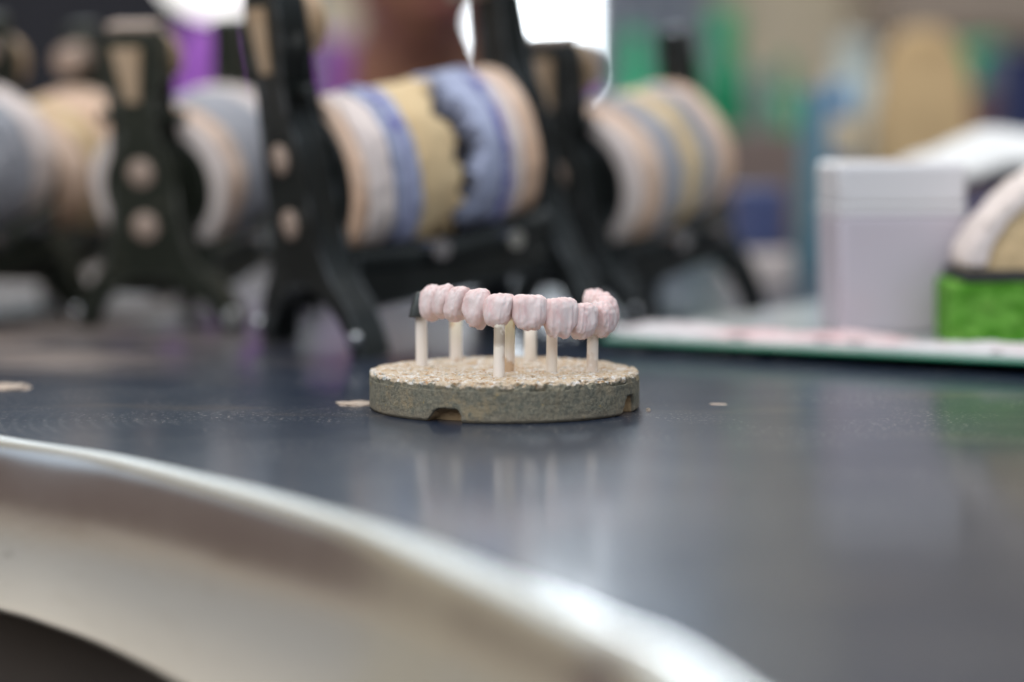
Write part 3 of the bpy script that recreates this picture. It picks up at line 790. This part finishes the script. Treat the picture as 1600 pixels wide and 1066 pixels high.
# dark box with white cloth behind
p0 = ground(1520, 432, gz1)
YB = 1.12
bxl, bxr = at(1450, 0, YB).x, at(1700, 0, YB).x
bzt = at(0, 292, YB).z
mv = speckled('dull_violet_card', (.10, .085, .15), (.14, .11, .14), 20, .6, .6)
o = build('card_box', box_bm((bxr - bxl) / 2, .05, (bzt - gz1) / 2, bxr - bxl, .10, bzt - gz1), mv, None, (bxl, YB, gz1 + .0003), smooth=False, bevel=.001)
tag(o, 'dull violet box under the white cloth, behind the plaster model', 'box')
wc = speckled('white_cloth', (.72, .71, .69), (.66, .65, .63), 30, .6, .9, 0, .2)
bm = bmesh.new(); n = 44; g = {}
for i in range(n + 1):
    for j in range(n + 1):
        x, y = i / n, j / n
        X_ = at(1415, 0, YB).x + x * (at(1720, 0, YB).x - at(1415, 0, YB).x); Yy = YB - .012 + y * .115
        prof_ = at(0, 262 - 44 * min(1, x / .45) ** 1.2 + 6 * math.sin(x * 9), YB).z - bzt
        droop = -.010 * max(0, .16 - y) / .16 - .006 * max(0, .10 - x) / .1
        g[i, j] = bm.verts.new((X_ - bxl, Yy - YB, max(.0015, prof_ * (math.sin(math.pi * min(1, .25 + y * .8)) ** .7)) + droop + .003 * noise.noise(Vector((x * 6, y * 6, 2)))))
for i in range(n):
    for j in range(n): bm.faces.new((g[i, j], g[i + 1, j], g[i + 1, j + 1], g[i, j + 1]))
o = build('white_cloth', bm, wc, None, (bxl, YB, bzt + .001), autosmooth=False)
o.modifiers.new('t', 'SOLIDIFY').thickness = .002
tag(o, 'crumpled white cloth heaped on the violet box', 'cloth')

# ------------------------------------------------------------------ blurred things farther back on the bench
# tan paper bag
YT = 1.55
q = at(1438, 300, YT); ut = mm(YT)
kb = speckled('tan_kraft_paper', (.50, .34, .17), (.43, .28, .13), 14, .7, .8, 0, .3)
bm = bmesh.new(); bmesh.ops.create_cube(bm, size=1); bmesh.ops.subdivide_edges(bm, edges=bm.edges, cuts=14, use_grid_fill=True)
hbag = at(0, 45, YT).z
for v in bm.verts:
    c = v.co.copy(); z = (c.z + .5)
    wv = (150 - 30 * z ** 3) * ut; dv = .055 * (1 - .55 * z ** 2)
    v.co = Vector((c.x * wv, c.y * dv, z * hbag - .02 * z * (abs(c.x) * 2) ** 3)) + .003 * Vector((noise.noise(c * 4), noise.noise(c * 4 + Vector((5, 0, 0))), 0))
o = build('paper_bag', bm, kb, None, (q.x, YT, .0005), autosmooth=False)
tag(o, 'tall tan paper bag standing behind the plastic box', 'bag')
# pale bottle with blue cap leaning
def bottle(px, Y, wpx, ytop, body, capm, label, name='bottle', capfrac=.2, neck=.45, cat='bottle', group=None, tilt=0.0):
    r_ = wpx * mm(Y) / 2; ht = at(px, ytop, Y).z; p = at(px, 300, Y)
    root = empty(name, (p.x, Y, .0003)); tag(root, label, cat, group); root.rotation_euler = (0, tilt, 0)
    hb_ = ht * (1 - capfrac)
    pr = [(0, 0), (r_ * .93, 0), (r_, .004), (r_, hb_ * .72), (r_ * .93, hb_ * .80), (r_ * (neck + .12), hb_ * .92), (r_ * neck, hb_ * .95), (r_ * neck, hb_), (0, hb_)]
    build('body', lathe_bm(pr, 40), body, root)
    rc = r_ * neck * 1.15
    build('cap', lathe_bm([(0, hb_ - .004), (rc, hb_ - .004), (rc, ht - .002), (rc * .85, ht), (0, ht)], 32), capm, root)
    return root
palegreen = speckled('pale_grey_green_plastic', (.46, .50, .46), (.40, .45, .42), 20, .6, .4)
blue_p = speckled('sky_blue_plastic', (.06, .22, .42), (.05, .18, .36), 30, .6, .4)
teal_p = speckled('grey_teal_plastic', (.10, .20, .24), (.14, .25, .28), 15, .6, .35)
green_p = speckled('bottle_green_plastic', (.0, .36, .15), (.0, .26, .10), 12, .6, .3)
dgreen_p = speckled('deep_green_plastic', (.0, .20, .08), (.0, .13, .05), 12, .6, .3)
bottle(1335, 1.72, 98, 60, palegreen, palegreen, 'pale grey green bottle between the teal tube and the tan bag', capfrac=.10, neck=.55)
bottle(1310, 1.50, 62, 132, blue_p, blue_p, 'short sky blue bottle in front of the pale bottle', capfrac=.12, neck=.6)
bottle(1267, 1.34, 40, 140, teal_p, teal_p, 'slim grey teal tube standing left of the blue bottle', name='tube', capfrac=.06, neck=.8, cat='tube')
# tan knob jar in front of blue bottle
p = ground(1322, 402)
cork = speckled('pale_cork', (.52, .42, .28), (.45, .35, .22), 60, .6, .8)
p = at(1322, 300, 1.44)
root = empty('small_jar', (p.x, 1.44, .0003)); tag(root, 'small beige jar in front of the short blue bottle', 'jar')
zt = at(0, 182, 1.44).z
build('body', lathe_bm([(0, 0), (.0085, 0), (.0095, .003), (.0095, zt * .66), (.008, zt * .72), (0, zt * .72)], 32), speckled('dark_blue_glass', (.05, .08, .14), (.07, .1, .16), 30, .5, .2), root)
build('lid', lathe_bm([(0, zt * .725), (.0095, zt * .725), (.0098, zt * .96), (.008, zt), (0, zt)], 32), cork, root)
GG = 'green bottles at the back of the bench'
bottle(1008, 1.80, 72, 50, green_p, green_p, 'bright green bottle left of the dark upright behind the striped casts', group=GG, capfrac=.12, neck=.5, tilt=-.06)
bottle(1130, 1.80, 78, 18, dgreen_p, green_p, 'taller dark green bottle right of the dark upright behind the striped casts', group=GG, capfrac=.12, neck=.55)
bottle(1226, 2.0, 44, 95, green_p, dgreen_p, 'smallest green bottle, beside the grey teal tube', group=GG, capfrac=.15, neck=.5)
# grey upright container and brown box
o = build('grey_canister', lathe_bm([(0, 0), (.017, 0), (.018, .002), (.018, .118), (.016, .122), (0, .122)], 40), speckled('grey_enamel', (.22, .23, .22), (.26, .26, .24), 20, .6, .5), None, (at(1178, 0, 1.9).x, 1.9, .0003))
tag(o, 'dull grey canister between the dark green and the smallest green bottle', 'canister')
o = build('brown_box', box_bm(0, .03, at(0, 205, 1.7).z / 2, 150 * mm(1.7), .06, at(0, 205, 1.7).z), speckled('brown_card', (.17, .12, .10), (.21, .16, .14), 14, .6, .8), None, (at(1195, 0, 1.7).x, 1.7, .0003), smooth=False, bevel=.002)
tag(o, 'brown card box in front of the green bottles, right of the striped casts', 'box')
# blue packet
Yq = 1.24; q = ground(1185, 402)
bl_m = speckled('blue_violet_wrap', (.06, .075, .17), (.09, .10, .20), 30, .6, .5)
root = empty('wrapped_packet', (at(1188, 0, Yq).x, Yq, .0003)); root.rotation_euler = (0, 0, .3)
tag(root, 'small blue violet packet with pale base beyond the striped casts', 'packet')
zt = at(0, 292, Yq).z
build('pale_base', box_bm(0, 0, .009, .030, .022, .018), white_pl, root, smooth=False, bevel=.002)
build('blue_wrap', box_bm(0, 0, (.018 + zt) / 2, .024, .019, zt - .0182), bl_m, root, smooth=False, bevel=.003)
# things at the far right: binders and maroon box
navy = speckled('navy_board', (.008, .014, .07), (.010, .02, .09), 12, .6, .5)
mar = speckled('maroon_board', (.13, .05, .045), (.09, .045, .06), 12, .6, .6)
Yk = 2.0
def slab(px0, px1, yt, Y, dep, mat, name, label, cat):
    x0, x1, z = at(px0, 0, Y).x, at(px1, 0, Y).x, at(0, yt, Y).z
    o = build(name, box_bm((x1 - x0) / 2, dep / 2, z / 2, x1 - x0, dep, z), mat, None, (x0, Y, .0003), smooth=False, bevel=.003)
    return tag(o, label, cat)
slab(838, 985, 172, 1.58, .03, speckled('reflection_block_charcoal', (.03, .03, .032), (.045, .042, .04), 14, .6, .7), 'reflection_block_box', 'added charcoal box between the two black articulators, hiding the window reflection from the bench', 'box')  # added block, keeps the window reflection off the bench top here
case = slab(-70, 1075, 322, 1.42, .10, speckled('reflection_block_black', (.012, .012, .013), (.02, .02, .02), 14, .6, .55), 'reflection_block_case', 'added long low black case behind the row of articulators, darkening the bench reflections', 'case')  # added dark block, dims the bench reflections seen between the legs
slab(1508, 1568, 66, 2.0, .09, green_p, 'green_binder', 'green binder standing right of the tan bag', 'binder')
slab(1566, 1690, 78, 1.9, .09, navy, 'navy_binder', 'navy blue binder at the right edge behind the white cloth', 'binder')
slab(1500, 1560, 142, 1.8, .08, mar, 'maroon_box', 'low maroon box in front of the green binder', 'box')

# ------------------------------------------------------------------ desk lamp
YL = 1.50
lc = at(338, -72, YL)
lamp = empty('desk_lamp', (at(478, 0, YL).x, YL, .0003))
tag(lamp, 'desk lamp with glowing white bowl shade above the olive articulator', 'lamp')
lx = lc.x - lamp.location.x
lm = Mat('lit_opal_shade', (.9, .9, .9), .4); lm.p.inputs['Emission Color'].default_value = (1, .98, .95, 1); lm.p.inputs['Emission Strength'].default_value = 1.3
rs = 100 * mm(YL)
bm = lathe_bm([(0, -rs)] + [(rs * math.sin(math.pi * k / 20) * 1.05, -rs * math.cos(math.pi * k / 20)) for k in range(1, 14)] + [(rs * .5, rs * .75), (0, rs * .75)], 48)
build('lamp_shade', bm, lm.m, lamp, (lx, 0, lc.z))
pole_m = speckled('grey_lamp_metal', (.25, .25, .25), (.2, .2, .2), 30, .5, .4, .6)
build('base', lathe_bm([(0, 0), (.05, 0), (.052, .006), (.045, .012), (0, .013)], 40), pole_m, lamp)
build('arm', tube_bm(spline([(0, 0, .012), (.004, .01, .12), (.0, .02, .24), (lx * .5, .02, .31), (lx, 0, lc.z + rs * .74)], 8), .005, 12), pole_m, lamp)

# ------------------------------------------------------------------ chair and person
YP = 2.02
chair = empty('office_chair', (at(70, 0, 2.2).x, 2.30, -.80))
tag(chair, 'black office chair with tall backrest at the upper left behind the person', 'chair')
blk = speckled('black_mesh_fabric', (.008, .008, .012), (.012, .012, .018), 50, .5, .8)
bm = bmesh.new(); bmesh.ops.create_cube(bm, size=1); bmesh.ops.subdivide_edges(bm, edges=bm.edges, cuts=10, use_grid_fill=True)
for v in bm.verts:
    c = v.co; k = (1 - .25 * (abs(c.z) * 2) ** 4)
    v.co = Vector((c.x * .46 * k, c.y * .06 + .08 * (c.x * 2) ** 2 * -.5, c.z * .55))
build('backrest', bm, blk, chair, (0, 0, .80), autosmooth=False)
build('seat', box_bm(0, -.25, .48, .48, .46, .08), blk, chair, bevel=.03, seg=3)
build('column', cyl_bm((0, -.25, .08), (0, -.25, .44), .03), rub, chair)
build('back_bar', tube_bm([(0, -.06, .46), (0, .06, .50), (0, .06, .62), (0, .04, .70)], .02), rub, chair)
bm = bmesh.new()
for k in range(5):
    a = 2 * math.pi * k / 5 + .3
    tube_bm([(0, -.25, .09), (.28 * math.cos(a), -.25 + .28 * math.sin(a), .03)], .02, 10, bm)
build('star_base', bm, rub, chair)

skin = Mat('warm_brown_skin', (.30, .14, .085), .5, 0, .4)
skin.mix(skin.ramp(skin.noise(20, 3), .4, .7), (.26, .115, .07), .5)
skin.p.inputs['Subsurface Weight'].default_value = .1; skin.p.inputs['Subsurface Radius'].default_value = (.01, .004, .002)
chin = at(655, 84, YP - .09)
hx, hz = chin.x - .004, chin.z
person = empty('person', (hx, YP + .05, -.80))
tag(person, 'person in a purple short sleeved top leaning over the far side of the bench', 'person')
PL = Vector((hx, YP + .05, -.80))
def skin_body(name, verts, edges, radii, mat, parent, root=0, sub=2):
    me = bpy.data.meshes.new(name); me.from_pydata(verts, edges, [])
    o = bpy.data.objects.new(name, me); COL.objects.link(o)
    md = o.modifiers.new('skin', 'SKIN'); md.use_smooth_shade = True
    sv = me.skin_vertices[0].data
    for i, r_ in enumerate(radii):
        sv[i].radius = (r_ if isinstance(r_, tuple) else (r_, r_)); sv[i].use_root = (i == root)
    ss = o.modifiers.new('sub', 'SUBSURF'); ss.levels = sub; ss.render_levels = sub
    dg_ = bpy.context.evaluated_depsgraph_get(); m2 = bpy.data.meshes.new_from_object(o.evaluated_get(dg_))
    bpy.data.objects.remove(o)
    return link_mesh(name, m2, mat, parent)
H0 = hz + .80                     # chin height above the floor
sh_z = H0 + .004                  # shoulders, hunched
V = [(0, .10, H0 - .52), (0, .10, H0 - .36), (0, .08, H0 - .18), (0, .06, H0 - .045), (0, .0, H0 + .0), (0, -.02, H0 + .05),
     (-.165, .06, sh_z - .03), (-.25, .0, sh_z - .16), (-.25, -.10, sh_z - .30), (-.20, -.22, sh_z - .24), (-.13, -.30, sh_z - .16),
     (.130, .07, sh_z - .10), (.19, .0, sh_z - .23), (.21, -.10, sh_z - .34), (.18, -.22, sh_z - .26), (.13, -.30, sh_z - .17),
     (-.10, .05, H0 - .60), (-.13, -.20, H0 - .62), (-.14, -.38, H0 - .66), (-.14, -.36, .10),
     (.10, .05, H0 - .60), (.13, -.20, H0 - .62), (.14, -.38, H0 - .66), (.14, -.36, .10)]
E = [(0, 1), (1, 2), (2, 3), (3, 4), (4, 5), (3, 6), (6, 7), (7, 8), (8, 9), (9, 10), (3, 11), (11, 12), (12, 13), (13, 14), (14, 15),
     (0, 16), (16, 17), (17, 18), (18, 19), (0, 20), (20, 21), (21, 22), (22, 23)]
RR = [(.12, .085), (.11, .08), (.115, .08), (.075, .06), (.058, .058), (.055, .058),
      .048, .046, .042, .036, .026, .048, .046, .042, .036, .026, .09, .085, .065, .045, .09, .085, .065, .045]
body = skin_body('body', V, E, RR, skin.m, person)
# purple top over torso and upper arms
pu = Mat('purple_scrub_cloth', (.26, .072, .37), .85)
pu.mix(pu.ramp(pu.noise(9, 4, .6, (1, 1, .6)), .4, .7), (.18, .045, .28), .7)
Vs = [V[0], V[1], V[2], V[3], V[6], V[7], V[11], V[12]]
Es = [(0, 1), (1, 2), (2, 3), (3, 4), (4, 5), (3, 6), (6, 7)]
Rs = [(.165, .125), (.155, .115), (.175, .125), (.135, .098), .082, .074, .082, .074]
skin_body('purple_top', Vs, Es, Rs, pu.m, person)
# head: one shaped mesh joined to the neck
bm = bmesh.new(); bmesh.ops.create_uvsphere(bm, u_segments=64, v_segments=48, radius=1)
for v in bm.verts:
    c = v.co.copy()
    x, y, z = c.x * .076, c.y * .095, c.z * .118
    if z < 0:
        k = (-z / .118); x *= 1 - .30 * k ** 1.6; y = y * (1 - .18 * k ** 2) - .014 * k
    f_ = max(0, -c.y)
    nose = math.exp(-((x / .013) ** 2 + ((z + .020) / .020) ** 2)) * .022 * f_
    brow = math.exp(-((z - .022) / .010) ** 2) * .004 * f_
    eye = (math.exp(-(((abs(x) - .031) / .014) ** 2 + ((z - .004) / .009) ** 2))) * -.009 * f_
    lips = math.exp(-((x / .024) ** 2)) * (math.exp(-((z + .056) / .006) ** 2) + math.exp(-((z + .068) / .007) ** 2)) * .006 * f_
    chn = math.exp(-((x / .022) ** 2 + ((z + .098) / .016) ** 2)) * .008 * f_
    v.co = Vector((x, y - nose - brow - eye - lips - chn, z))
head = build('head', bm, skin.m, person, (0, -.045, H0 + .112), autosmooth=False)
head.rotation_euler = (R(4), 0, R(14))
lipm = speckled('dark_pink_lips', (.25, .075, .06), (.22, .06, .05), 60, .5, .4)
eyem = speckled('eye_white', (.6, .58, .55), (.5, .48, .45), 60, .4, .2)
bm = bmesh.new(); bmesh.ops.create_uvsphere(bm, u_segments=24, v_segments=16, radius=1, matrix=Matrix.Translation((0, -.0885, -.062)) @ Matrix.Diagonal((.022, .008, .0095, 1)))
build('lips', bm, lipm, head, autosmooth=False)
for sx in (-1, 1):
    bm = bmesh.new(); bmesh.ops.create_uvsphere(bm, u_segments=20, v_segments=14, radius=.0115, matrix=Matrix.Translation((sx * .031, -.076, .004)))
    build('eye', bm, eyem, head, autosmooth=False)
    bm = bmesh.new(); bmesh.ops.create_uvsphere(bm, u_segments=20, v_segments=14, radius=1, matrix=Matrix.Translation((sx * .077, .005, -.005)) @ Matrix.Diagonal((.010, .018, .030, 1)))
    build('ear', bm, skin.m, head, autosmooth=False)
hair = speckled('black_hair', (.012, .010, .009), (.02, .016, .014), 80, .6, .5)
bm = bmesh.new(); bmesh.ops.create_uvsphere(bm, u_segments=48, v_segments=32, radius=1)
for v in list(bm.verts):
    c = v.co
    if c.z < -.35 or (c.y < -.25 and c.z < .48): bm.verts.remove(v)
for v in bm.verts:
    c = v.co; g = 1 + .04 * noise.noise(c * 6)
    v.co = Vector((c.x * .086 * g, c.y * .106 * g + .004, c.z * .130 * g + .004))
o = build('hair', bm, hair, head, autosmooth=False); o.modifiers.new('t', 'SOLIDIFY').thickness = .006
# hands: a palm with five bent fingers each
for sx in (-1, 1):
    wr = Vector((sx * .13, -.30, sh_z - (.17 if sx > 0 else .16))); d = Vector((-sx * .55, -.70, .25)).normalized()
    side = d.cross(Vector((0, 0, 1))).normalized(); up = side.cross(d)
    hv = [tuple(wr), tuple(wr + d * .045), tuple(wr + d * .085)]; he = [(0, 1), (1, 2)]; hr = [(.024, .02), (.034, .016), (.036, .014)]
    for k, (o_, l_) in enumerate(((-.030, .075), (-.010, .085), (.010, .080), (.029, .062))):
        b_ = wr + d * .085 + side * o_; i0 = len(hv)
        hv += [tuple(b_), tuple(b_ + d * l_ * .45 - up * .012), tuple(b_ + d * l_ * .75 - up * .034), tuple(b_ + d * l_ * .85 - up * .055)]
        he += [(2, i0), (i0, i0 + 1), (i0 + 1, i0 + 2), (i0 + 2, i0 + 3)]; hr += [.010, .0092, .0086, .0075]
    b_ = wr + d * .03 - side * sx * .028; i0 = len(hv)
    hv += [tuple(b_), tuple(b_ + d * .030 - side * sx * .022), tuple(b_ + d * .058 - side * sx * .022 - up * .012)]
    he += [(0, i0), (i0, i0 + 1), (i0 + 1, i0 + 2)]; hr += [.013, .011, .009]
    skin_body('hand', hv, he, hr, skin.m, person)
